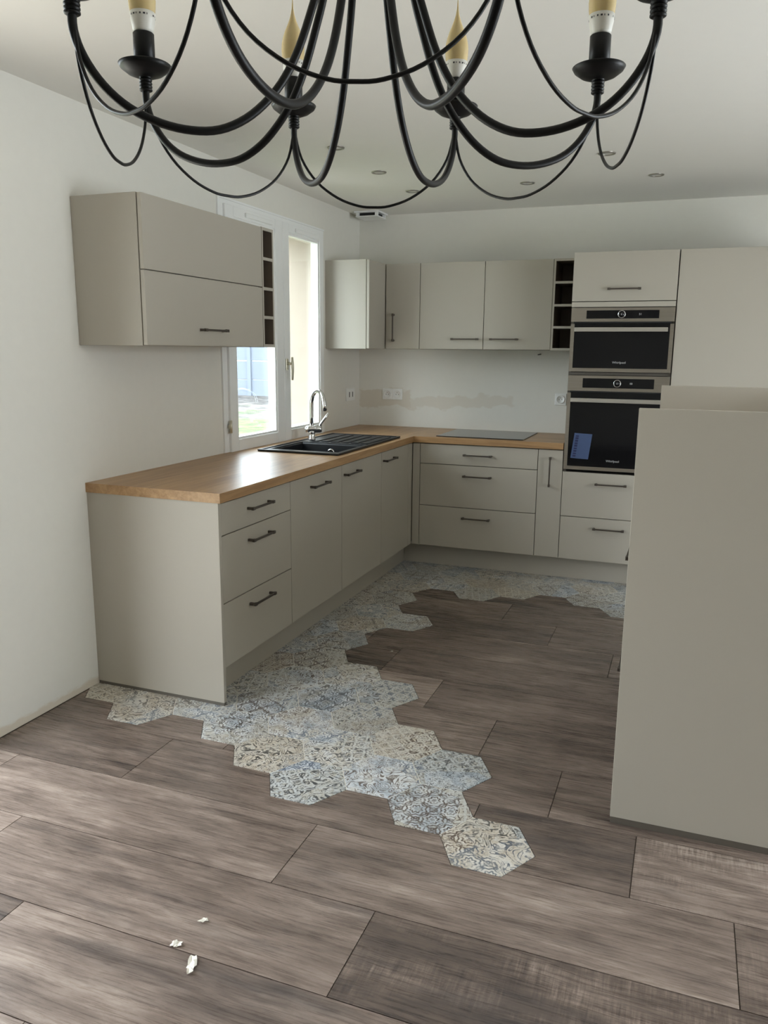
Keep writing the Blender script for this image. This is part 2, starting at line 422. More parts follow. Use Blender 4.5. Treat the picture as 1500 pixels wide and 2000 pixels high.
# unseen openings, added to brighten the room, get plain frames
def plain_frame(name, axis, c, a0, a1, z1, n):
    b = bmesh.new()
    def q(p0, p1, z0, z1_):
        if axis == 'x': bx(b, c-0.03, c+0.03, p0, p1, z0, z1_)
        else: bx(b, p0, p1, c-0.03, c+0.03, z0, z1_)
    q(a0, a1, z1-0.07, z1); q(a0, a1, 0.0, 0.05)
    for i in range(n+1):
        x = a0 + (a1-a0)*i/n; q(max(a0, x-0.04), min(a1, x+0.04), 0.05, z1-0.07)
    o = struct(name, b, M['pvc'])
plain_frame('door_1', 'x', -0.05, DY0, DY1, DZ1, 2)
plain_frame('door_2', 'x', RX+0.05, -4.0, -2.2, 2.2, 2)

# ------------------------------------------------------------------ floor: planks and hexagons
b = bmesh.new(); bx(b, EXT, RX+0.3, RY-0.3, 0.0, -0.2, -0.0035)
floor = struct('floor', b, M['grout'])
HS = 0.1484
HX, HY = 1.903, -3.566
DXH, DYH = 0.2226, 0.262
tiles = {0: [0, 10, 11, 12], -1: [9, 10, 11], -2: [9, 10, 11, 12], 1: [0, 1, 10, 11], 2: [1, 2, 10, 11, 12], 3: [0, 1, 2, 3, 9, 10, 11],
         4: [1, 2, 3, 4, 7, 10, 11, 12], 5: list(range(1, 12)), 6: list(range(2, 13)), 7: [1, 2], 8: [2]}
def hexpts(cx, cy, r):      # the lattice is a touch taller than a regular hexagon
    ky = (DYH/2) / (HS*math.sin(PI/3))
    return [(cx + r*math.cos(PI/3*i), cy + r*ky*math.sin(PI/3*i)) for i in range(6)]
centres = [(HX - DXH*k, HY + (DYH/2)*(k % 2) + DYH*j) for k, js in tiles.items() for j in js]

def split(poly, a, bpt):
    """split a convex polygon by the line a->b: (left, right)"""
    L, Rr = [], []; n = len(poly)
    sd_ = lambda p: (bpt[0]-a[0])*(p[1]-a[1]) - (bpt[1]-a[1])*(p[0]-a[0])
    for i in range(n):
        p, q_ = poly[i], poly[(i+1) % n]; s1, s2 = sd_(p), sd_(q_)
        if s1 >= 0: L.append(p)
        if s1 <= 0: Rr.append(p)
        if s1*s2 < 0:
            k = s1/(s1-s2); m_ = (p[0]+(q_[0]-p[0])*k, p[1]+(q_[1]-p[1])*k); L.append(m_); Rr.append(m_)
    return L, Rr
def area(p): return abs(sum(p[i][0]*p[(i+1) % len(p)][1]-p[(i+1) % len(p)][0]*p[i][1] for i in range(len(p))))/2 if len(p) > 2 else 0
def cut(polys, hx):
    out = []
    for po in polys:
        xs_, ys_ = [p[0] for p in po], [p[1] for p in po]
        if max(xs_) < min(h[0] for h in hx) or min(xs_) > max(h[0] for h in hx) or max(ys_) < min(h[1] for h in hx) or min(ys_) > max(h[1] for h in hx):
            out.append(po); continue
        cur = po
        for i in range(6):
            L, Rr = split(cur, hx[i], hx[(i+1) % 6])
            if area(Rr) > 1e-7: out.append(Rr)
            cur = L
            if area(cur) < 1e-7: break
    return out
holes_hex = [hexpts(x, y, HS+0.0006) for x, y in centres]
ROWS = [-0.276, -0.583, -0.890, -1.196, -1.500, -1.804, -2.110, -2.417, -2.725, -3.036, -3.348, -3.655, -3.960, -4.270, -4.577, -4.884, -5.19, -5.50, -5.81, -6.12, -6.43]
JOINT = {1: 0.9, 2: 1.2, 3: 1.488, 4: 1.793, 5: 2.12, 6: 1.117, 7: 1.427, 8: 1.744, 9: 2.052, 10: 0.621, 11: 1.379, 12: 0.483, 13: 0.795, 14: 1.10, 15: 0.2, 16: 0.6, 17: 0.9, 18: 0.1, 19: 0.5}
PLN = 1.212
# tone and saw marks of the planks that stand out
CHARACTER = {(12, 1.69): (0.05, 1.0), (12, 0.48): (0.55, 0.0), (10, 2.33): (0.75, 1.0), (11, 1.38): (0.60, 0.0), (11, 0.17): (0.62, 0.0), (11, 2.59): (0.2, 0.3),
             (10, 0.62): (0.42, 0.0), (10, 0.01): (0.25, 0.0), (13, 0.8): (0.75, 0.0), (13, 2.01): (0.5, 1.0), (9, 2.05): (0.5, 0.0), (9, 0.84): (0.35, 0.0), (8, 1.74): (0.3, 0.0), (8, 0.53): (0.4, 0.0),
             (7, 1.43): (0.4, 0.0), (6, 1.12): (0.4, 0.0), (5, 0.91): (0.45, 0.0), (4, 1.79): (0.4, 0.0), (3, 1.49): (0.4, 0.0), (2, 1.2): (0.3, 0.0)}
for i in range(len(ROWS)-1):
    y1, y0 = ROWS[i], ROWS[i+1]
    j0 = JOINT.get(i, 0.4)
    xs = [j0 + PLN*k for k in range(-4, 6)]
    if i == 10: xs = [0.621-PLN, 0.621, 1.829, 2.326, 2.326+PLN, 2.326+2*PLN]
    xs = [0.006] + [x for x in xs if 0.02 < x < 4.5] + [4.6]
    for x0, x1 in zip(xs, xs[1:]):
        g = 0.0014
        polys = [[(x0+g, y0+g), (x1-g, y0+g), (x1-g, y1-g), (x0+g, y1-g)]]
        for hx in holes_hex: polys = cut(polys, hx)
        if not polys or sum(area(p) for p in polys) < 2e-4: continue
        cx, cy = (x0+x1)/2, (y0+y1)/2
        bm = bmesh.new()
        for po in polys:
            top = [bm.verts.new((p[0]-cx, p[1]-cy, 0)) for p in po]; bot = [bm.verts.new((p[0]-cx, p[1]-cy, -0.008)) for p in po]
            bm.faces.new(top)
            for k in range(len(po)): bm.faces.new((top[k], bot[k], bot[(k+1) % len(po)], top[(k+1) % len(po)]))
        bmesh.ops.recalc_face_normals(bm, faces=bm.faces[:])
        for f_ in bm.faces:
            if abs(f_.normal.z) > 0.9 and f_.normal.z < 0: f_.normal_flip()
        me = bpy.data.meshes.new('plank'); bm.to_mesh(me); bm.free(); me.materials.append(M['wood_plank'])
        o = bpy.data.objects.new('plank', me); COL.objects.link(o); o.parent = floor; o.location = (cx, cy, 0)
        tone, sawn = random.random(), 1.0 if random.random() > 0.85 else 0.0
        if (i, round(x0, 2)) in CHARACTER: tone, sawn = CHARACTER[(i, round(x0, 2))]
        o.color = (tone, sawn, random.random(), 1)
bm = bmesh.new()
rt = HS - 0.0016
top = [bm.verts.new((x, y, 0.0006)) for x, y in hexpts(0, 0, rt-0.0006)]; mid = [bm.verts.new((x, y, 0.0)) for x, y in hexpts(0, 0, rt)]; bot = [bm.verts.new((x, y, -0.008)) for x, y in hexpts(0, 0, rt)]
bm.faces.new(top)
for k in range(6):
    bm.faces.new((top[k], mid[k], mid[(k+1) % 6], top[(k+1) % 6])); bm.faces.new((mid[k], bot[k], bot[(k+1) % 6], mid[(k+1) % 6]))
bmesh.ops.recalc_face_normals(bm, faces=bm.faces[:])
hexme = bpy.data.meshes.new('hexagonal_tile'); bm.to_mesh(hexme); bm.free(); hexme.materials.append(M['hex_pattern'])
for x, y in centres:
    o = bpy.data.objects.new('hexagonal_tile', hexme); COL.objects.link(o); o.parent = floor; o.location = (x, y, 0)

# pale joints where two hexagons meet
edges = {}
for x, y in centres:
    hp = hexpts(x, y, HS)
    for k in range(6):
        p_, q_ = hp[k], hp[(k+1) % 6]
        edges.setdefault((round((p_[0]+q_[0])/2, 2), round((p_[1]+q_[1])/2, 2)), []).append((p_, q_))
b = bmesh.new()
for e_ in edges.values():
    if len(e_) < 2: continue
    p_, q_ = e_[0]; dx, dy = q_[0]-p_[0], q_[1]-p_[1]; l_ = math.hypot(dx, dy); nx_, ny_ = -dy/l_*0.0019, dx/l_*0.0019
    b.faces.new([b.verts.new((X_, Y_, -0.0004)) for X_, Y_ in ((p_[0]+nx_, p_[1]+ny_), (p_[0]-nx_, p_[1]-ny_), (q_[0]-nx_, q_[1]-ny_), (q_[0]+nx_, q_[1]+ny_))])
go = obj('tile_joint', b, M['grout_pale'], floor); go['kind'] = 'stuff'

# ------------------------------------------------------------------ kitchen window
win = bpy.data.objects.new('window_1', None); COL.objects.link(win); win.location = (0, -1.287, WZ0); win['kind'] = 'structure'; WLOC['window_1'] = Vector(win.location)
b = bmesh.new()
def frame_rect(b, x0, x1, y0, y1, z0, z1, wl, wr, wb, wt):
    bx(b, x0, x1, y0, y0+wl, z0, z1); bx(b, x0, x1, y1-wr, y1, z0, z1)
    bx(b, x0, x1, y0+wl, y1-wr, z0, z0+wb); bx(b, x0, x1, y0+wl, y1-wr, z1-wt, z1)
frame_rect(b, -0.058, 0.004, WY0+0.001, WY1-0.001, WZ0+0.001, WZ1-0.001, 0.052, 0.045, 0.040, 0.028)
obj('frame', b, M['pvc'], win)
b = bmesh.new(); bx(b, 0.0005, 0.010, WY0-0.004, WY0+0.012, WZ0+0.05, WZ1+0.004); bx(b, 0.0005, 0.010, WY0+0.012, WY1, WZ1-0.006, WZ1+0.004); obj('cover_strip', b, M['pvc'], win)
for (y0, y1, gy0, gy1) in ((-1.882, -1.2445, -1.800, -1.334), (-1.2425, -0.684, -1.162, -0.724)):
    z0, z1, gz0, gz1 = 0.905, 2.222, 0.972, 2.166
    b = bmesh.new()
    frame_rect(b, -0.050, 0.018, y0, y1, z0, z1, gy0-y0, y1-gy1, gz0-z0, z1-gz1); bev(b, 0.004, 2)
    sash = obj('sash', b, M['pvc'], win)
    b = bmesh.new(); frame_rect(b, -0.020, 0.008, gy0, gy1, gz0, gz1, 0.012, 0.012, 0.012, 0.012); obj('glazing_bead', b, M['pvc'], sash)
    obj('pane', bxb(-0.034, -0.028, gy0, gy1, gz0, gz1, 0), M['pane_glass'], sash)
    b = bmesh.new(); c_ = (y0+y1)/2 + 0.03; bx(b, 0.018, 0.030, c_-0.15, c_+0.15, gz1+0.012, gz1+0.036); bev(b, 0.003)
    obj('trickle_vent', b, M['pvc'], sash)
b = bmesh.new(); bx(b, 0.018, 0.026, -1.232, -1.204, 1.345, 1.415); bev(b, 0.002)
tube(b, [(0.024, -1.218, 1.385), (0.058, -1.218, 1.385)], 0.009, 10)
tube(b, [(0.058, -1.218, 1.425), (0.060, -1.218, 1.385), (0.060, -1.216, 1.34), (0.056, -1.214, 1.285)], [0.006, 0.009, 0.008, 0.006], 10)
obj('window_handle', b, M['brass_pale'], win)
for z in (1.05, 1.95):
    b = bmesh.new(); lathe(b, [(0, -0.035), (0.008, -0.035), (0.008, 0.035), (0, 0.035)], 10, (0.022, -1.892, z)); bx(b, 0.012, 0.02, -1.905, -1.878, z-0.01, z+0.01); obj('hinge', b, M['brass_pale'], win)

# ------------------------------------------------------------------ outdoors
b = bmesh.new()
gx = [-60 + 59.63*i/24 for i in range(25)]; gyv = [-40 + 90*i/30 for i in range(31)]
V = [[b.verts.new((x, y, -0.15 + 0.06*math.sin(x*1.3+y*0.7) + 0.05*math.sin(y*1.9-x))) for y in gyv] for x in gx]
for i in range(24):
    for j in range(30):
        f_ = b.faces.new((V[i][j], V[i+1][j], V[i+1][j+1], V[i][j+1])); f_.smooth = True
struct('ground', b, M['garden'])
b = bmesh.new(); bx(b, -3.4, EXT-0.002, -8.6, -2.2, -0.25, -0.03); struct('terrace', b, M['terrace_stone'])  # unseen pale slab, added to bounce daylight up to the ceiling
fence = thing('garden_fence', (-12, 19.0, -0.2), 'grey-blue concrete panel fence at the end of the garden', 'fence')
for i in range(11):
    x = -24 + i*2.0
    obj('post', bxb(x-0.07, x+0.07, 18.92, 19.08, -0.25, 2.45, 0), M['fence_concrete'], fence)
    if i < 10:
        for k in range(4):
            obj('fence_panel', bxb(x+0.07, x+1.93, 18.98, 19.03, -0.2+k*0.64, -0.2+k*0.64+0.625, 0.01), M['fence_concrete'], fence)

# ------------------------------------------------------------------ fronts and handles
hb = bmesh.new()
bx(hb, -0.096, 0.096, -0.033, -0.025, -0.0045, 0.0045)
for s in (-1, 1):
    bx(hb, s*0.096, s*0.078, -0.034, -0.022, -0.0065, 0.0065); bx(hb, s*0.094, s*0.082, -0.023, 0.0, -0.0055, 0.0055)
bev(hb, 0.0008)
hmesh = bpy.data.meshes.new('handle'); hb.to_mesh(hmesh); hb.free(); hmesh.materials.append(M['anthracite'])
TH = 0.019
GP = 0.0021
def front_y(parent, name, x0, x1, z0, z1, yf=FY, handle=None, label=None):
    o = obj(name, bxb(x0+GP, x1-GP, yf, yf+TH, z0+GP, z1-GP), M['cabinet'], parent)
    if handle:
        hx, hz, kind = handle
        inst('handle', hmesh, o, (hx, yf, hz), (0, 0, 0) if kind == 'h' else (0, PI/2, 0))
    return o
def front_x(parent, name, y0, y1, z0, z1, xf=FX, handle=None, sgn=1):
    o = obj(name, bxb(xf-sgn*TH, xf, y0+GP, y1-GP, z0+GP, z1-GP), M['cabinet'], parent)
    if handle:
        hy, hz, kind = handle
        inst('handle', hmesh, o, (xf, hy, hz), (0, 0, sgn*PI/2))
    return o

# ---- left run
D0, D1, D2, D3 = -3.008, -2.402, -1.801, -1.200
c_ = thing('drawer_cabinet', (0.3, -2.7, PL), 'beige-grey base cabinet with three drawers beside the end panel, near end of the worktop', 'cabinet', 'base cabinets')
obj('body', bxb(0.004, FX-TH-0.002, D0, D1-0.001, PL, WB-0.001), M['carcass'], c_)
for z0, z1 in ((PL, 0.440), (0.440, 0.727), (0.727, 0.863)):
    front_x(c_, 'drawer', D0, D1, z0, z1, handle=(-2.708, {PL: 0.381, 0.440: 0.667, 0.727: 0.806}[z0], 'h'))
c_ = thing('dishwasher_cabinet', (0.3, -2.1, PL), 'beige-grey base unit with one full-height door and a centred handle, next to the three drawers', 'cabinet', 'base cabinets')
obj('body', bxb(0.004, FX-TH-0.002, D1, D2-0.001, PL, 0.70), M['carcass'], c_)
front_x(c_, 'door', D1, D2, PL, 0.863, handle=(-2.098, 0.803, 'h'))
c_ = thing('sink_cabinet', (0.3, -1.5, PL), 'beige-grey base cabinet with one door under the black sink', 'cabinet', 'base cabinets')
obj('body', bxb(0.004, FX-TH-0.002, D2, D3-0.001, PL, 0.70), M['carcass'], c_)
front_x(c_, 'door', D2, D3, PL, 0.863, handle=(-1.682, 0.806, 'h'))
c_ = thing('corner_cabinet', (0.3, -0.9, PL), 'beige-grey corner base cabinet with a door and narrow filler strips, beneath the sink drainer', 'cabinet', 'base cabinets')
obj('body', bxb(0.004, FX-TH-0.002, D3, -0.004, PL, WB-0.001), M['carcass'], c_)
front_x(c_, 'door', D3, -0.690, PL, 0.863, handle=(-1.082, 0.807, 'h'))
front_x(c_, 'filler_strip', -0.690, -0.6155, PL, 0.863)
front_y(c_, 'filler_strip', FX+0.002, 0.704, PL, 0.863)
b = bmesh.new(); bx(b, 0.0, 0.650, -3.028, -3.009, 0.014, WB); bev(b, 0.001)
ep = thing('end_panel', (0.325, -3.018, 0.0), 'wide beige-grey side panel closing the near end of the window-side units', 'panel')
obj('panel', b, M['cabinet'], ep); obj('floor_strip', bxb(0.004, 0.649, -3.027, -3.010, 0.0005, 0.014, 0), M['strip'], ep)
b = bmesh.new(); bx(b, 0.538, 0.5546, -3.008, -0.490, 0.0008, PL-0.001)
tag(obj('plinth', b, M['cabinet'], None, (0.545, -1.75, 0)), 'long beige-grey plinth board under the window-side cabinets', 'plinth')

# ---- back run
XA, XB, XC, XD = 0.704, 1.497, 1.6555, 2.258
c_ = thing('drawer_cabinet', (1.1, -0.3, PL), 'wide beige-grey base cabinet with three drawers below the glass hob', 'cabinet', 'base cabinets')
obj('body', bxb(FX+0.002, XB-0.001, FY+TH+0.002, -0.004, PL, WB-0.001), M['carcass'], c_)
for z0, z1, hz in ((PL, 0.441, 0.373), (0.441, 0.727, 0.657), (0.727, 0.863, 0.798)):
    front_y(c_, 'drawer', XA, XB, z0, z1, handle=(1.104, hz, 'h'))
c_ = thing('pull_out_cabinet', (1.58, -0.3, PL), 'narrow beige-grey pull-out cabinet with a vertical handle, left of the oven tower', 'cabinet', 'base cabinets')
obj('body', bxb(XB, XC-0.002, FY+TH+0.002, -0.004, PL, WB-0.001), M['carcass'], c_)
front_y(c_, 'door', XB, XC, PL, 0.863, handle=(1.578, 0.722, 'v'))
b = bmesh.new(); bx(b, 0.556, 2.90, -0.490, -0.473, 0.0008, PL-0.001)
tag(obj('plinth', b, M['cabinet'], None, (1.5, -0.48, 0)), 'beige-grey plinth board along the foot of the back wall units', 'plinth')

# oven tower: open housing with two appliances in it
CT = 2.060
tw = thing('oven_tower', (1.957, -0.3, PL), 'tall beige-grey housing around the two stacked ovens', 'cabinet', 'tall cabinets')
b = bmesh.new()
bx(b, XC+0.001, XC+0.017, FY+TH+0.002, -0.004, PL, CT-0.001); bx(b, XD-0.017, XD-0.001, FY+TH+0.002, -0.004, PL, CT-0.001)
bx(b, XC+0.017, XD-0.017, -0.02, -0.004, PL, CT-0.001)
for z in (PL, 0.712, 1.334, 1.756, CT-0.018): bx(b, XC+0.017, XD-0.017, FY+TH+0.002, -0.02, z, z+0.016)
obj('housing', b, M['carcass'], tw)
front_y(tw, 'flap_door', XC, XD, 1.7713, CT, handle=(1.961, 1.842, 'h'))
front_y(tw, 'filler_strip', XC, XD, 1.737, 1.7713)
front_y(tw, 'drawer', XC, XD, 0.4415, 0.730, handle=(1.957, 0.661, 'h'))
front_y(tw, 'drawer', XC, XD, PL, 0.4415, handle=(1.960, 0.3755, 'h'))

def text_mesh(txt, size, mat, name, parent, loc, rot, depth=0.0004):
    cu = bpy.data.curves.new(name, 'FONT'); cu.body = txt; cu.size = size; cu.align_x = 'CENTER'; cu.align_y = 'CENTER'; cu.extrude = depth; cu.resolution_u = 2
    tmp = bpy.data.objects.new(name, cu); COL.objects.link(tmp)
    bpy.context.view_layer.update()
    me = bpy.data.meshes.new_from_object(tmp.evaluated_get(bpy.context.evaluated_depsgraph_get()))
    bpy.data.objects.remove(tmp); me.materials.append(mat)
    return inst(name, me, parent, loc, rot)

def oven(name, label, z0, z1, zc, dz0, dz1, hz, wy, win_rect, glyphs):
    """built-in oven: control panel zc..z1, door z0..zc with steel surround, glass, bar handle"""
    ov = thing(name, (1.957, -0.3, z0), label, 'oven', 'built-in ovens')
    x0, x1 = XC+0.004, XD-0.002
    b = bmesh.new(); bx(b, XC+0.019, XD-0.019, FY+0.004, -0.06, z0+0.004, z1-0.004); obj('body', b, M['dark_hole'], ov)
    cp = obj('control_panel', bxb(x0, x1, FY-0.004, FY+0.004, zc+0.003, z1-0.002, 0.001), M['steel'], ov)
    obj('display', bxb(x0+0.09, x1-0.088, FY-0.0052, FY-0.0035, dz0, dz1, 0.0004), M['black_glass'], cp)
    zm = (dz0+dz1)/2
    b = bmesh.new(); lathe(b, [(0.0225, -0.0), (0.0225, -0.014), (0.019, -0.016), (0.019, -0.0)], 28, (1.956, FY-0.005, zm), 'y'); obj('dial_ring', b, M['chrome'], cp)
    b = bmesh.new(); lathe(b, [(0.019, -0.001), (0.019, -0.0135), (0.0, -0.0135)], 28, (1.956, FY-0.005, zm), 'y'); obj('dial', b, M['black_glass'], cp)
    text_mesh('6', 0.017, M['print_light'], 'dial_print', cp, (1.956, FY-0.0192, zm), (PI/2, 0, 0), 0.0002)
    for gx_, g_ in glyphs: text_mesh(g_, 0.016, M['print_light'], 'display_print', cp, (gx_, FY-0.0055, zm), (PI/2, 0, 0), 0.0002)
    # door surround
    b = bmesh.new(); e = 0.022
    bx(b, x0, x0+e, FY-0.004, FY+0.010, z0+0.002, zc-0.010); bx(b, x1-e, x1, FY-0.004, FY+0.010, z0+0.002, zc-0.010)
    bx(b, x0+e, x1-e, FY-0.004, FY+0.010, z0+0.002, z0+0.024)
    dr = obj('door', b, M['steel'], ov)
    obj('door_glass', bxb(x0+e, x1-e, FY-0.003, FY+0.008, z0+0.024, zc-0.004, 0.0005), M['black_glass'], dr)
    obj('bar_handle', bxb(1.686, 2.224, FY-0.040, FY-0.030, hz-0.0125, hz+0.0125, 0.002), M['steel_bright'], dr)
    for xx_ in (1.70, 2.20): obj('handle_mount', bxb(xx_, xx_+0.014, FY-0.031, FY-0.002, hz-0.008, hz+0.008, 0), M['steel_bright'], dr)
    text_mesh('Whirlpool', 0.019, M['print_light'], 'brand_print', dr, (1.957, FY-0.0033, wy), (PI/2, 0, 0), 0.0002)
    return ov, dr
t = NT('steel_bright'); f = t.noise(t.mapping(t.pos(), (5, 5, 600)), 1.0, 3)
t.base(t.mix(f, srgb(192, 188, 180), srgb(212, 208, 200)), 0.3, 0.8); M['steel_bright'] = t.m
oven('compact_oven', 'upper compact steel and black glass oven in the oven tower', 1.352, 1.737, 1.649, 1.671, 1.719, 1.606, 1.411, None, [(2.062, '51')])
ov, dr = oven('built_in_oven', 'larger lower steel and black glass oven with a blue leaflet on its door', 0.744, 1.334, 1.234, 1.257, 1.315, 1.182, 0.809, None, [(2.036, '88')])
lf = thing('leaflet', (1.758, FY-0.004, 0.81), 'blue printed leaflet on the glass of the lower oven', 'leaflet')
def leaf_pt(u, v): return Vector((1.700 + 0.109*u + 0.018*v, FY-0.0042, 0.818 + 0.158*v - 0.004*u))
b = bmesh.new(); vs = [b.verts.new(leaf_pt(u, v)) for u, v in ((0, 0), (1, 0), (1, 1), (0, 1))]; f_ = b.faces.new(vs)
r_ = bmesh.ops.extrude_face_region(b, geom=[f_]); bmesh.ops.translate(b, verts=[g for g in r_['geom'] if isinstance(g, bmesh.types.BMVert)], vec=(0, 0.0008, 0))
sheet = obj('sheet', b, M['label_blue'], lf)
for k in range(9):
    v0 = 0.06 + k*0.1; b = bmesh.new(); hgt = 0.04 + 0.04*random.random()
    for (ua, ub) in ((0.10, 0.27),):
        b.faces.new([b.verts.new(leaf_pt(u, v) + Vector((0, -0.0004, 0))) for u, v in ((ua, v0), (ub, v0), (ub, v0+hgt), (ua, v0+hgt))])
    obj('print_block', b, M['label_navy'], sheet)

# tall fridge housing
c_ = thing('fridge_cabinet', (2.56, -0.3, PL), 'tall plain beige-grey cabinet right of the oven tower', 'cabinet', 'tall cabinets')
obj('body', bxb(XD+0.001, 2.862, FY+TH+0.002, -0.004, PL, CT-0.001), M['carcass'], c_)
front_y(c_, 'door', XD+0.002, 2.862, 0.730, CT, handle=(2.305, 1.0, 'v'))
front_y(c_, 'door', XD+0.002, 2.862, PL, 0.730, handle=(2.56, 0.66, 'h'))
tag(obj('tall_end_panel', bxb(2.866, 2.885, FY, -0.004, 0.001, CT, 0.001), M['cabinet'], None, (2.875, -0.3, 0)), 'tall side panel at the right end of the back wall units', 'panel')

# ------------------------------------------------------------------ worktop, sink, tap, hob
SX0, SX1, SY0, SY1 = 0.122, 0.616, -1.782, -0.775
b = bmesh.new()
xs = [0.001, SX0+0.012, SX1-0.012, 0.662, XC-0.001]; ys = [-3.033, SY0+0.012, SY1-0.012, -0.631, -0.001]
slab(b, xs, ys, lambda i, j: (i < 3 or j == 3) and not (i == 1 and j == 1), WB, WT, lambda i, j: 1 if (i == 3) else 0)
tag(obj('worktop', b, [M['oak_y'], M['oak_x']], None, (0.3, -1.5, WB)), 'L-shaped oak-look worktop running under the window and along the back wall', 'worktop')

sk = thing('sink', (0.37, -1.28, WT), 'black composite inset sink with ribbed drainer below the window', 'sink')
BX0, BX1, BY0, BY1 = 0.158, 0.574, -1.690, -1.292
b = bmesh.new(); ZR = WT+0.007
slab(b, [SX0, BX0, BX1, SX1], [SY0, BY0, BY1, SY1], lambda i, j: not (i == 1 and j == 1), WT+0.0005, ZR)
bev(b, 0.002)
obj('rim', b, M['black_stone'], sk)
b = bmesh.new()
def ring(o_, z): return [b.verts.new(p) for p in ((BX0+o_, BY0+o_, z), (BX1-o_, BY0+o_, z), (BX1-o_, BY1-o_, z), (BX0+o_, BY1-o_, z))]
r0, r1, r2_, r3 = ring(-0.004, ZR-0.001), ring(0.004, ZR-0.012), ring(0.012, 0.745), ring(0.03, 0.738)
for A_, B_ in ((r0, r1), (r1, r2_), (r2_, r3)):
    for k in range(4): b.faces.new((A_[k], A_[(k+1) % 4], B_[(k+1) % 4], B_[k]))
b.faces.new(r3)
bowl = obj('bowl', b, M['black_stone'], sk)
b = bmesh.new(); lathe(b, [(0.0, -0.004), (0.010, -0.004), (0.012, -0.006), (0.020, -0.007), (0.024, -0.003), (0.024, 0.0)], 24, (0.356, BY1-0.008, 0.858), 'y'); obj('overflow_ring', b, M['chrome'], bowl)
b = bmesh.new(); lathe(b, [(0.045, 0.0), (0.045, 0.004), (0.035, 0.003), (0.0, 0.002)], 24, (0.366, -1.49, 0.739)); obj('drain', b, M['chrome'], bowl)
b = bmesh.new(); bx(b, SX0+0.03, SX1-0.03, -1.262, SY1-0.03, ZR, ZR+0.0008); dr = obj('drainer', b, M['black_stone'], sk)
for k in range(6):
    x = 0.225 + 0.066*k
    b = bmesh.new(); bx(b, x-0.024, x+0.024, -1.255, -0.83 - 0.02*(k % 2), ZR+0.0008, ZR+0.0052); bev(b, 0.0018); obj('rib', b, M['black_stone'], dr)
# raised lip of the sink
b = bmesh.new()
for (x0, x1, y0, y1) in ((SX0, SX0+0.014, SY0, SY1), (SX1-0.014, SX1, SY0, SY1), (SX0+0.014, SX1-0.014, SY0, SY0+0.014), (SX0+0.014, SX1-0.014, SY1-0.014, SY1)):
    bx(b, x0, x1, y0, y1, ZR-0.001, ZR+0.0045)
obj('lip', b, M['black_stone'], sk)

tp = thing('mixer_tap', (0.168, -1.178, ZR+0.001), 'chrome gooseneck mixer tap behind the black sink', 'tap')
tx, ty, tz = 0.168, -1.178, ZR+0.001
b = bmesh.new(); lathe(b, [(0.0, 0.0), (0.026, 0.0), (0.026, 0.006), (0.021, 0.010), (0.021, 0.045), (0.023, 0.055), (0.0, 0.055)], 28, (tx, ty, tz)); obj('base', b, M['chrome'], tp)
b = bmesh.new()
ax = Vector((0.80, 0.45, 0.0)).normalized(); cz = tz+0.066
P0 = Vector((tx, ty, cz))
tube(b, [P0-ax*0.042, P0-ax*0.036, P0-ax*0.012, P0+ax*0.05, P0+ax*0.062], [0.006, 0.019, 0.024, 0.0225, 0.019], 24)
obj('body', b, M['chrome'], tp)
b = bmesh.new(); P1 = P0+ax*0.052
tube(b, [P1+Vector((0, 0, 0.012)), P1+Vector((0.004, 0.0, 0.032)), P1+ax*0.03+Vector((0, 0, 0.066)), P1+ax*0.055+Vector((0, 0, 0.098))], [0.009, 0.0075, 0.0075, 0.0085], 14)
obj('lever', b, M['chrome'], tp)
dv = Vector((0.14, -0.11, 0)); Lr = dv.length; dv.normalize(); rad = Lr/2
pts = [Vector((tx, ty, cz+0.012)), Vector((tx, ty, 1.06)), Vector((tx, ty, 1.135))]
ctr = Vector((tx, ty, 1.135)) + dv*rad
for k in range(1, 15):
    a = PI*k/15*1.05; pts.append(ctr - dv*rad*math.cos(a) + Vector((0, 0, rad*math.sin(a))))
e_ = pts[-1]; pts.append(e_ + (pts[-1]-pts[-2]).normalized()*0.03)
b = bmesh.new(); tube(b, pts, 0.0125, 18); sp = obj('spout', b, M['chrome'], tp)
b = bmesh.new(); tube(b, [pts[-1], pts[-1] + (pts[-1]-pts[-2]).normalized()*0.004], 0.010, 18); obj('aerator', b, M['rubber'], sp)

hob = thing('hob', (1.095, -0.32, WT), 'flat black glass hob set on the worktop left of the oven tower', 'hob')
obj('glass', bxb(0.802, 1.390, -0.582, -0.062, WT+0.0005, WT+0.0055, 0.0015), M['hob_glass'], hob)

# ------------------------------------------------------------------ wall cabinets
UB, UT = 1.481, 2.062
def niche(name, loc, label, axis, a0, a1, depth, zs):
    n_ = thing(name, loc, label, 'shelf unit', 'open shelf units')
    def q(a, bb, d0, d1, z0, z1):
        bm_ = bxb(d0, d1, a, bb, z0, z1, 0) if axis == 'x' else bxb(a, bb, -d1, -d0, z0, z1, 0)
        bm_.normal_update()
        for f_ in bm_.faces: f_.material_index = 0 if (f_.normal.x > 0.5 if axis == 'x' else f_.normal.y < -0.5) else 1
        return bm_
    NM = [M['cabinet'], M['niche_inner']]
    obj('side_panel', q(a0, a0+0.013, 0.002, depth, zs[0], zs[-1]), NM, n_); obj('side_panel', q(a1-0.013, a1, 0.002, depth, zs[0], zs[-1]), NM, n_)
    obj('back_panel', q(a0+0.013, a1-0.013, 0.002, 0.008, zs[0], zs[-1]), NM[1], n_)
    for k, z in enumerate(zs):
        z0 = z if k == 0 else z-0.015 if k == len(zs)-1 else z-0.0075
        obj('shelf', q(a0+0.013, a1-0.013, 0.008, depth, z0, z0+0.015), NM, n_)
zs5 = [UB, 1.629, 1.769, 1.913, UT]
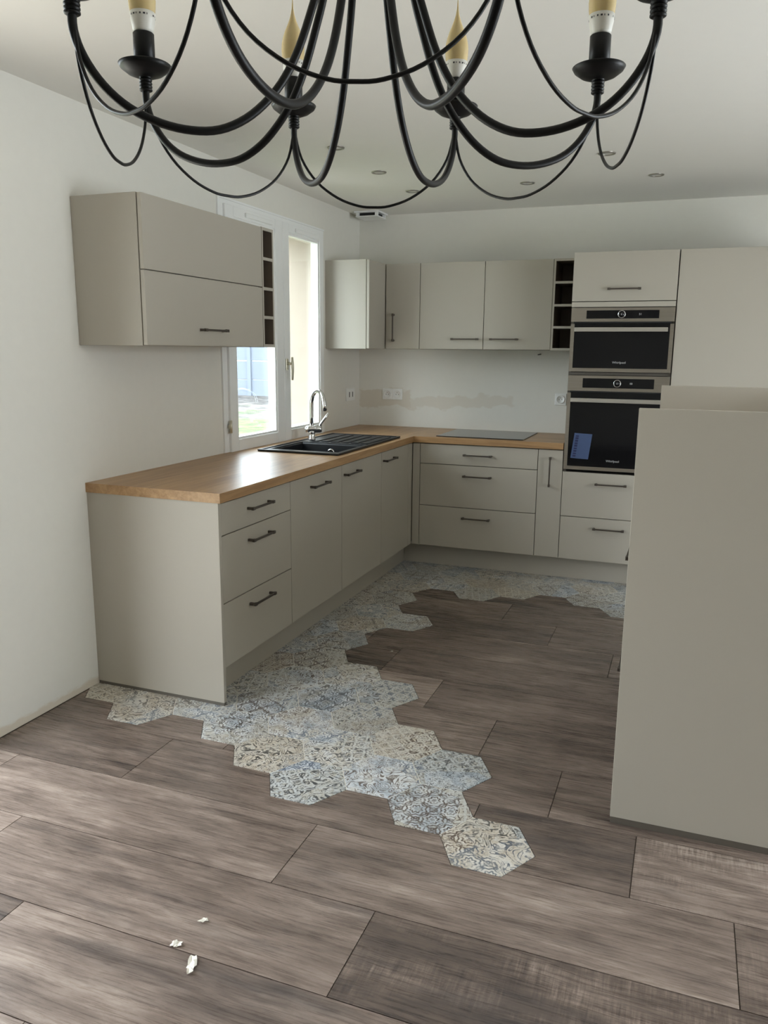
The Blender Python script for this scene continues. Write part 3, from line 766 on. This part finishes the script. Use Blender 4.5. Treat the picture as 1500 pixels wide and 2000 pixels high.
c_ = thing('wall_cabinet', (0.16, -2.54, UB), 'large beige-grey wall cabinet with two stacked flap doors, left of the window', 'cabinet', 'wall cabinets')
obj('body', bxb(0.001, 0.316, -3.014, -2.077, UB, UT), M['cabinet'], c_)
front_x(c_, 'flap_door', -3.014, -2.075, UB, 1.774, 0.339, handle=(-2.547, 1.552, 'h'))
front_x(c_, 'flap_door', -3.014, -2.075, 1.774, UT, 0.339)
niche('open_shelf', (0.16, -2.015, UB), 'narrow open shelf column between the flap-door cabinet and the window', 'x', -2.075, -1.957, 0.339, zs5)
c_ = thing('corner_wall_cabinet', (0.2, -0.2, UB), 'beige-grey corner wall cabinet with folding door and vertical handle', 'cabinet', 'wall cabinets')
b = bmesh.new(); slab(b, [0.001, 0.300, 0.577], [-0.607, -0.279, -0.001], lambda i, j: not (i == 1 and j == 0), UB, UT); obj('body', b, M['cabinet'], c_)
front_x(c_, 'door', -0.607, -0.302, UB, UT, 0.3225)
front_y(c_, 'door', 0.325, 0.578, UB, UT, -0.2995, handle=(0.388, 1.628, 'v'))
c_ = thing('wall_cabinet', (1.03, -0.15, UB), 'wide two-door beige-grey wall cabinet above the hob', 'cabinet', 'wall cabinets')
obj('body', bxb(0.579, 1.486, -0.277, -0.001, UB, UT), M['carcass'], c_)
front_y(c_, 'door', 0.578, 1.033, UB, UT, -0.2995, handle=(0.908, 1.551, 'h'))
front_y(c_, 'door', 1.033, 1.488, UB, UT, -0.2995, handle=(1.178, 1.551, 'h'))
niche('open_shelf', (1.57, -0.15, UB), 'narrow open shelf column between the two-door wall cabinet and the oven tower', 'y', 1.488, 1.654, 0.2995, zs5)

# ------------------------------------------------------------------ half-height divider units on the right
PX0, PX1 = 2.240, 2.900
for y, lab in ((-3.303, 'big plain beige-grey half-height panel in the right foreground'), (-1.519, 'second half-height panel just peeking above the foreground panel')):
    pn = thing('half_height_panel', (2.57, y+0.01, 0), lab, 'panel', 'half-height panels')
    obj('panel', bxb(PX0, PX1, y, y+TH, 0.022, 1.315, 0.001), M['cabinet'], pn)
    obj('floor_strip', bxb(PX0+0.001, PX1, y+0.001, y+TH-0.001, 0.0005, 0.022, 0), M['strip'], pn)
ys3 = [-3.283, -2.402, -1.521]
for k in range(2):
    c_ = thing('base_cabinet', (2.57, (ys3[k]+ys3[k+1])/2, PL), ['base cabinet whose drawer handle peeks out just behind the foreground panel', 'base cabinet next to the second half-height panel'][k], 'cabinet', 'base cabinets')
    obj('body', bxb(PX0+TH+0.004, 2.878, ys3[k]+0.001, ys3[k+1]-0.001, PL, WB-0.001), M['carcass'], c_)
    for z0, z1, hz in ((PL, 0.441, 0.373), (0.441, 0.863, 0.778)):
        front_x(c_, 'drawer', ys3[k], ys3[k+1], z0, z1, PX0+0.004, ((ys3[k]+ys3[k+1])/2, hz, 'h'), -1)
tag(obj('plinth', bxb(PX0+0.09, PX0+0.106, -3.283, -1.521, 0.0008, PL-0.001, 0), M['cabinet'], None, (2.34, -2.4, 0)), 'plinth board under the divider cabinets on the right', 'plinth')
tag(obj('worktop', bxb(PX0+0.004, 2.878, -3.283, -1.521, WB, WT, 0.001), M['oak_y'], None, (2.57, -2.4, WB)), 'oak-look worktop between the two half-height panels', 'worktop')
tag(obj('divider_back_panel', bxb(2.881, 2.899, -3.283, -1.521, 0.001, 1.315, 0.001), M['cabinet'], None, (2.89, -2.4, 0)), 'half-height back panel of the divider cabinets', 'panel')

# ------------------------------------------------------------------ sockets, vent, downlights
def socket_plate(parent, cx, cz, first=True):
    b = bmesh.new(); bx(b, cx-0.0395, cx+0.0395, -0.009, -0.0005, cz-0.041, cz+0.041); bev(b, 0.003, 2)
    pl = obj('plate', b, M['socket_white'], parent)
    b = bmesh.new(); lathe(b, [(0.031, -0.008), (0.031, -0.0125), (0.027, -0.0135), (0.0225, -0.011), (0.0215, -0.0095), (0.0, -0.0095)], 28, (cx, 0, cz), 'y'); obj('insert', b, M['socket_white'], pl)
    for dx, dz, r in ((-0.0095, -0.002, 0.0028), (0.0095, -0.002, 0.0028)):
        b = bmesh.new(); lathe(b, [(r, -0.0098), (0.0, -0.0099)], 12, (cx+dx, 0, cz+dz), 'y'); obj('contact_hole', b, M['dark_hole'], pl)
    b = bmesh.new(); lathe(b, [(0.0025, -0.009), (0.0025, -0.017), (0.0, -0.018)], 12, (cx, 0, cz+0.011), 'y'); obj('earth_pin', b, M['steel'], pl)
so_ = thing('double_socket', (0.275, -0.005, 1.149), 'white double wall socket near the corner above the worktop', 'socket', 'wall sockets')
socket_plate(so_, 0.235, 1.149); socket_plate(so_, 0.315, 1.149)
so_ = thing('wall_socket', (1.53, -0.005, 1.146), 'single white wall socket beside the oven tower', 'socket', 'wall sockets')
socket_plate(so_, 1.530, 1.146)
so_ = thing('switch_plate', (0.005, -0.18, 1.146), 'white double wall plate with two dark slots between window and corner', 'socket', 'wall sockets')
b = bmesh.new(); bx(b, 0.0005, 0.009, -0.258, -0.103, 1.100, 1.192); bev(b, 0.003, 2); obj('plate', b, M['socket_white'], so_)
for y in (-0.208, -0.150):
    b = bmesh.new(); bx(b, 0.009, 0.0105, y-0.018, y+0.018, 1.122, 1.172); bev(b, 0.0005); ins_ = obj('insert', b, M['socket_white'], so_)
    b = bmesh.new(); bx(b, 0.0104, 0.0112, y-0.008, y+0.006, 1.128, 1.166); obj('slot', b, M['dark_hole'], ins_)
b = bmesh.new(); tube(b, [(1.375, -0.001, 1.454), (1.377, -0.012, 1.455), (1.368, -0.022, 1.452), (1.358, -0.024, 1.451)], 0.004, 8)
tag(obj('cable_stub', b, M['strip'], None, (1.375, -0.01, 1.45)), 'tiny grey cable end poking out of the wall above the hob', 'cable')

vt = thing('air_vent', (0.14, -0.13, HC-0.04), 'white square ventilation outlet on the ceiling in the corner', 'vent')
vx0, vx1, vy0, vy1 = 0.062, 0.232, -0.225, -0.055
b = bmesh.new(); bx(b, vx0, vx1, vy0, vy1, HC-0.040, HC-0.032); bev(b, 0.003); obj('cover', b, M['pvc'], vt)
b = bmesh.new(); bx(b, vx0+0.022, vx1-0.022, vy0+0.022, vy1-0.022, HC-0.033, HC-0.001); obj('duct', b, M['dark_hole'], vt)
b = bmesh.new()
for x in (vx0+0.004, vx1-0.024):
    for y in (vy0+0.004, vy1-0.024): bx(b, x, x+0.02, y, y+0.02, HC-0.033, HC-0.010)
bx(b, vx0-0.008, vx1+0.008, vy0-0.008, vy1+0.008, HC-0.011, HC-0.0005); obj('base', b, M['pvc'], vt)

spots = [(0.675, -1.927, 'recessed ceiling downlight nearest the camera in the row along the window wall'), (0.677, -1.354, 'middle downlight of the row along the window wall'),
         (0.682, -0.793, 'farthest downlight of the row along the window wall'), (1.394, -0.817, 'downlight in the ceiling above the hob side'),
         (1.899, -1.399, 'downlight partly ringed by the chandelier\'s right garland'), (2.106, -0.814, 'rightmost ceiling downlight, above the oven tower')]
for x, y, lab in spots:
    sp_ = thing('downlight', (x, y, HC), lab, 'downlight', 'recessed ceiling downlights')
    b = bmesh.new(); lathe(b, [(0.042, -0.0005), (0.041, -0.005), (0.034, -0.006), (0.030, -0.003), (0.030, -0.0005)], 32, (x, y, HC)); obj('ring', b, M['spot_metal'], sp_)
    b = bmesh.new(); lathe(b, [(0.0305, -0.0015), (0.0, -0.0018)], 24, (x, y, HC)); obj('lens', b, M['spot_glass'], sp_)

# ------------------------------------------------------------------ chandelier
CX, CY, CR, CPH = 1.9716, -4.7247, 0.3382, 0.3497
ZD = 1.847
ch = thing('chandelier', (CX, CY, 1.70), 'large black wrought-iron chandelier with eight candle bulbs and thin hanging garlands', 'chandelier')
prof = [(0.338, 1.832), (0.338, 1.806), (0.329, 1.780), (0.310, 1.754), (0.284, 1.734), (0.250, 1.7215), (0.216, 1.7175), (0.184, 1.7215), (0.153, 1.7365), (0.126, 1.760), (0.105, 1.787), (0.087, 1.822), (0.071, 1.866), (0.060, 1.900), (0.049, 1.945), (0.040, 1.99), (0.031, 2.03)]
def smooth(P, k=4):
    out = []; n = len(P)
    for i in range(n-1):
        p0, p1, p2, p3 = P[max(i-1, 0)], P[i], P[i+1], P[min(i+2, n-1)]
        for s in range(k):
            u_ = s/k
            out.append(tuple(0.5*((2*p1[d]) + (-p0[d]+p2[d])*u_ + (2*p0[d]-5*p1[d]+4*p2[d]-p3[d])*u_*u_ + (-p0[d]+3*p1[d]-3*p2[d]+p3[d])*u_**3) for d in range(len(p1))))
    out.append(P[-1]); return out
prof_s = smooth(prof, 4)
def dirv(a): return Vector((-math.sin(a), math.cos(a), 0))
# shared meshes in local coordinates: x = outwards
def local(bm, name, mat):
    bmesh.ops.recalc_face_normals(bm, faces=bm.faces[:]); me = bpy.data.meshes.new(name); bm.to_mesh(me); bm.free(); me.materials.append(mat); return me
b = bmesh.new(); tube(b, [(r_, 0, z_) for r_, z_ in prof_s], 0.0049, 12); me_arm = local(b, 'arm', M['black_iron'])
b = bmesh.new(); fp = [(0.0, 0.0)]
for k in range(6):
    z = k*0.0042; fp += [(0.0070, z), (0.0088, z+0.0012), (0.0088, z+0.0030), (0.0070, z+0.0042)]
fp.append((0.0, 0.0255)); lathe(b, fp, 18, (CR, 0, 1.820)); me_fer = local(b, 'ferrule', M['black_iron'])
b = bmesh.new(); lathe(b, [(0.0, -0.009), (0.012, -0.009), (0.024, -0.0045), (0.033, 0.002), (0.0358, 0.0068), (0.0350, 0.0076), (0.030, 0.0045), (0.018, -0.001), (0.0, -0.003)], 36, (CR, 0, ZD)); me_dish = local(b, 'drip_dish', M['black_iron'])
b = bmesh.new(); lathe(b, [(0.0, -0.002), (0.0142, -0.002), (0.0142, 0.046), (0.0132, 0.047), (0.0, 0.047)], 28, (CR, 0, ZD)); me_slv = local(b, 'candle_sleeve', M['black_iron'])
zb = ZD+0.047
b = bmesh.new(); lathe(b, [(0.0, 0.0), (0.0125, 0.0), (0.0140, 0.004), (0.0164, 0.016), (0.0168, 0.025), (0.0, 0.025)], 28, (CR, 0, zb)); me_bb = local(b, 'bulb_base', M['bulb_white'])
bprof = [(0.0168, 0.025), (0.0178, 0.033), (0.0182, 0.041), (0.0176, 0.050), (0.0156, 0.059), (0.0124, 0.068), (0.0088, 0.076), (0.0055, 0.084), (0.0030, 0.092), (0.0014, 0.101), (0.0006, 0.113), (0.0, 0.117)]
b = bmesh.new(); lathe(b, bprof, 28, (CR, 0, zb)); me_bulb = local(b, 'bulb', M['bulb_amber'])
b = bmesh.new()
for k in range(22):                       # the row of small print round the bulb base
    a0 = 2*PI*k/22; wd = 0.06+0.05*((k*7) % 3)
    if k % 7 == 3: continue
    v4 = [b.verts.new((CR + 0.01702*math.cos(a), 0.01702*math.sin(a), zb+z)) for a, z in ((a0, 0.0185), (a0+wd, 0.0185), (a0+wd, 0.0208), (a0, 0.0208))]
    b.faces.new(v4)
me_prt = local(b, 'small_print', M['print_dark'])
base_loc = Vector((CX, CY, 1.70))
def cinst(name, me, parent, ang, top):
    o = bpy.data.objects.new(name, me); COL.objects.link(o); o.parent = parent
    if top: o.location = (0, 0, -1.70); o.rotation_euler = (0, 0, ang)
    return o
for k in range(8):
    a = CPH + (k+0.5)*PI/4; rot = a + PI/2
    arm = cinst('arm', me_arm, ch, rot, True)
    cinst('ferrule', me_fer, arm, 0, False); cinst('drip_dish', me_dish, arm, 0, False); cinst('candle_sleeve', me_slv, arm, 0, False)
    bl = cinst('bulb', me_bulb, ch, rot, True); cinst('bulb_base', me_bb, bl, 0, False); cinst('small_print', me_prt, bl, 0, False)
# garland between two neighbouring arms (local frame: x outwards through the middle, y along the chord)
half = CR*math.sin(PI/8); mid_r = CR*math.cos(PI/8)
gpts = []
gl = [(-0.1285, 1.828), (-0.128, 1.815), (-0.1175, 1.774), (-0.093, 1.739), (-0.059, 1.7145), (-0.025, 1.7025), (0.0, 1.7005)]
gl = gl + [(-y, z) for y, z in gl[-2::-1]]
for y, z in smooth(gl, 4): gpts.append((mid_r, y, z))
b = bmesh.new(); tube(b, gpts, 0.0021, 8); me_gar = local(b, 'garland', M['black_iron'])
for k in range(8):
    cinst('garland', me_gar, ch, CPH + k*PI/4 + PI/2, True)
b = bmesh.new(); lathe(b, [(0.0, 1.985), (0.010, 1.988), (0.020, 2.000), (0.030, 2.010), (0.036, 2.025), (0.036, 2.040), (0.024, 2.052), (0.014, 2.070), (0.014, 2.12), (0.022, 2.135), (0.022, 2.145), (0.008, 2.16), (0.0, 2.162)], 28, (CX, CY, 0)); obj('hub', b, M['black_iron'], ch)
b = bmesh.new(); lathe(b, [(0.0, HC-0.045), (0.012, HC-0.043), (0.030, HC-0.030), (0.055, HC-0.010), (0.058, HC-0.0005)], 28, (CX, CY, 0)); obj('ceiling_cup', b, M['black_iron'], ch)
z = 2.150; k = 0
while z < HC-0.05:
    b = bmesh.new(); ptsl = []
    for q_ in range(17):
        a = 2*PI*q_/16; u_ = 0.009*math.cos(a); w_ = 0.017 + 0.0175*math.sin(a)
        ptsl.append((CX + (u_ if k % 2 else 0), CY + (0 if k % 2 else u_), z + w_))
    tube(b, ptsl, 0.0018, 6, False); obj('chain_link', b, M['black_iron'], ch); z += 0.029; k += 1

# ------------------------------------------------------------------ scraps on the floor
def scrap(x, y, l, w_, h, rot, label):
    b = bmesh.new(); n = 7; V = []
    for i in range(n):
        row = []
        for j in range(4):
            u_, v_ = i/(n-1)-0.5, j/3-0.5
            row.append(b.verts.new((x + (u_*l*math.cos(rot) - v_*w_*(1-0.6*abs(u_))*math.sin(rot)) + random.uniform(-.003, .003), y + (u_*l*math.sin(rot) + v_*w_*(1-0.6*abs(u_))*math.cos(rot)) + random.uniform(-.003, .003), 0.0012 + h*random.random())))
        V.append(row)
    for i in range(n-1):
        for j in range(3): b.faces.new((V[i][j], V[i+1][j], V[i+1][j+1], V[i][j+1]))
    r_ = bmesh.ops.extrude_face_region(b, geom=b.faces[:]); bmesh.ops.translate(b, verts=[g for g in r_['geom'] if isinstance(g, bmesh.types.BMVert)], vec=(0, 0, 0.0008))
    tag(obj('paper_scrap', b, M['paper'], None, (x, y, 0)), label, 'scrap', 'white scraps on the plank floor')
scrap(1.350, -4.302, 0.058, 0.022, 0.008, 1.95, 'longest torn white scrap on the front planks')
scrap(1.274, -4.257, 0.026, 0.020, 0.007, 0.4, 'small crumpled white scrap between two others on the front planks')
scrap(1.290, -4.161, 0.022, 0.016, 0.006, 1.0, 'small white scrap farthest from the camera of the three on the front planks')
scrap(1.086, -2.182, 0.012, 0.008, 0.004, 0.3, 'tiny white speck on the planks beside the hexagon tiles')
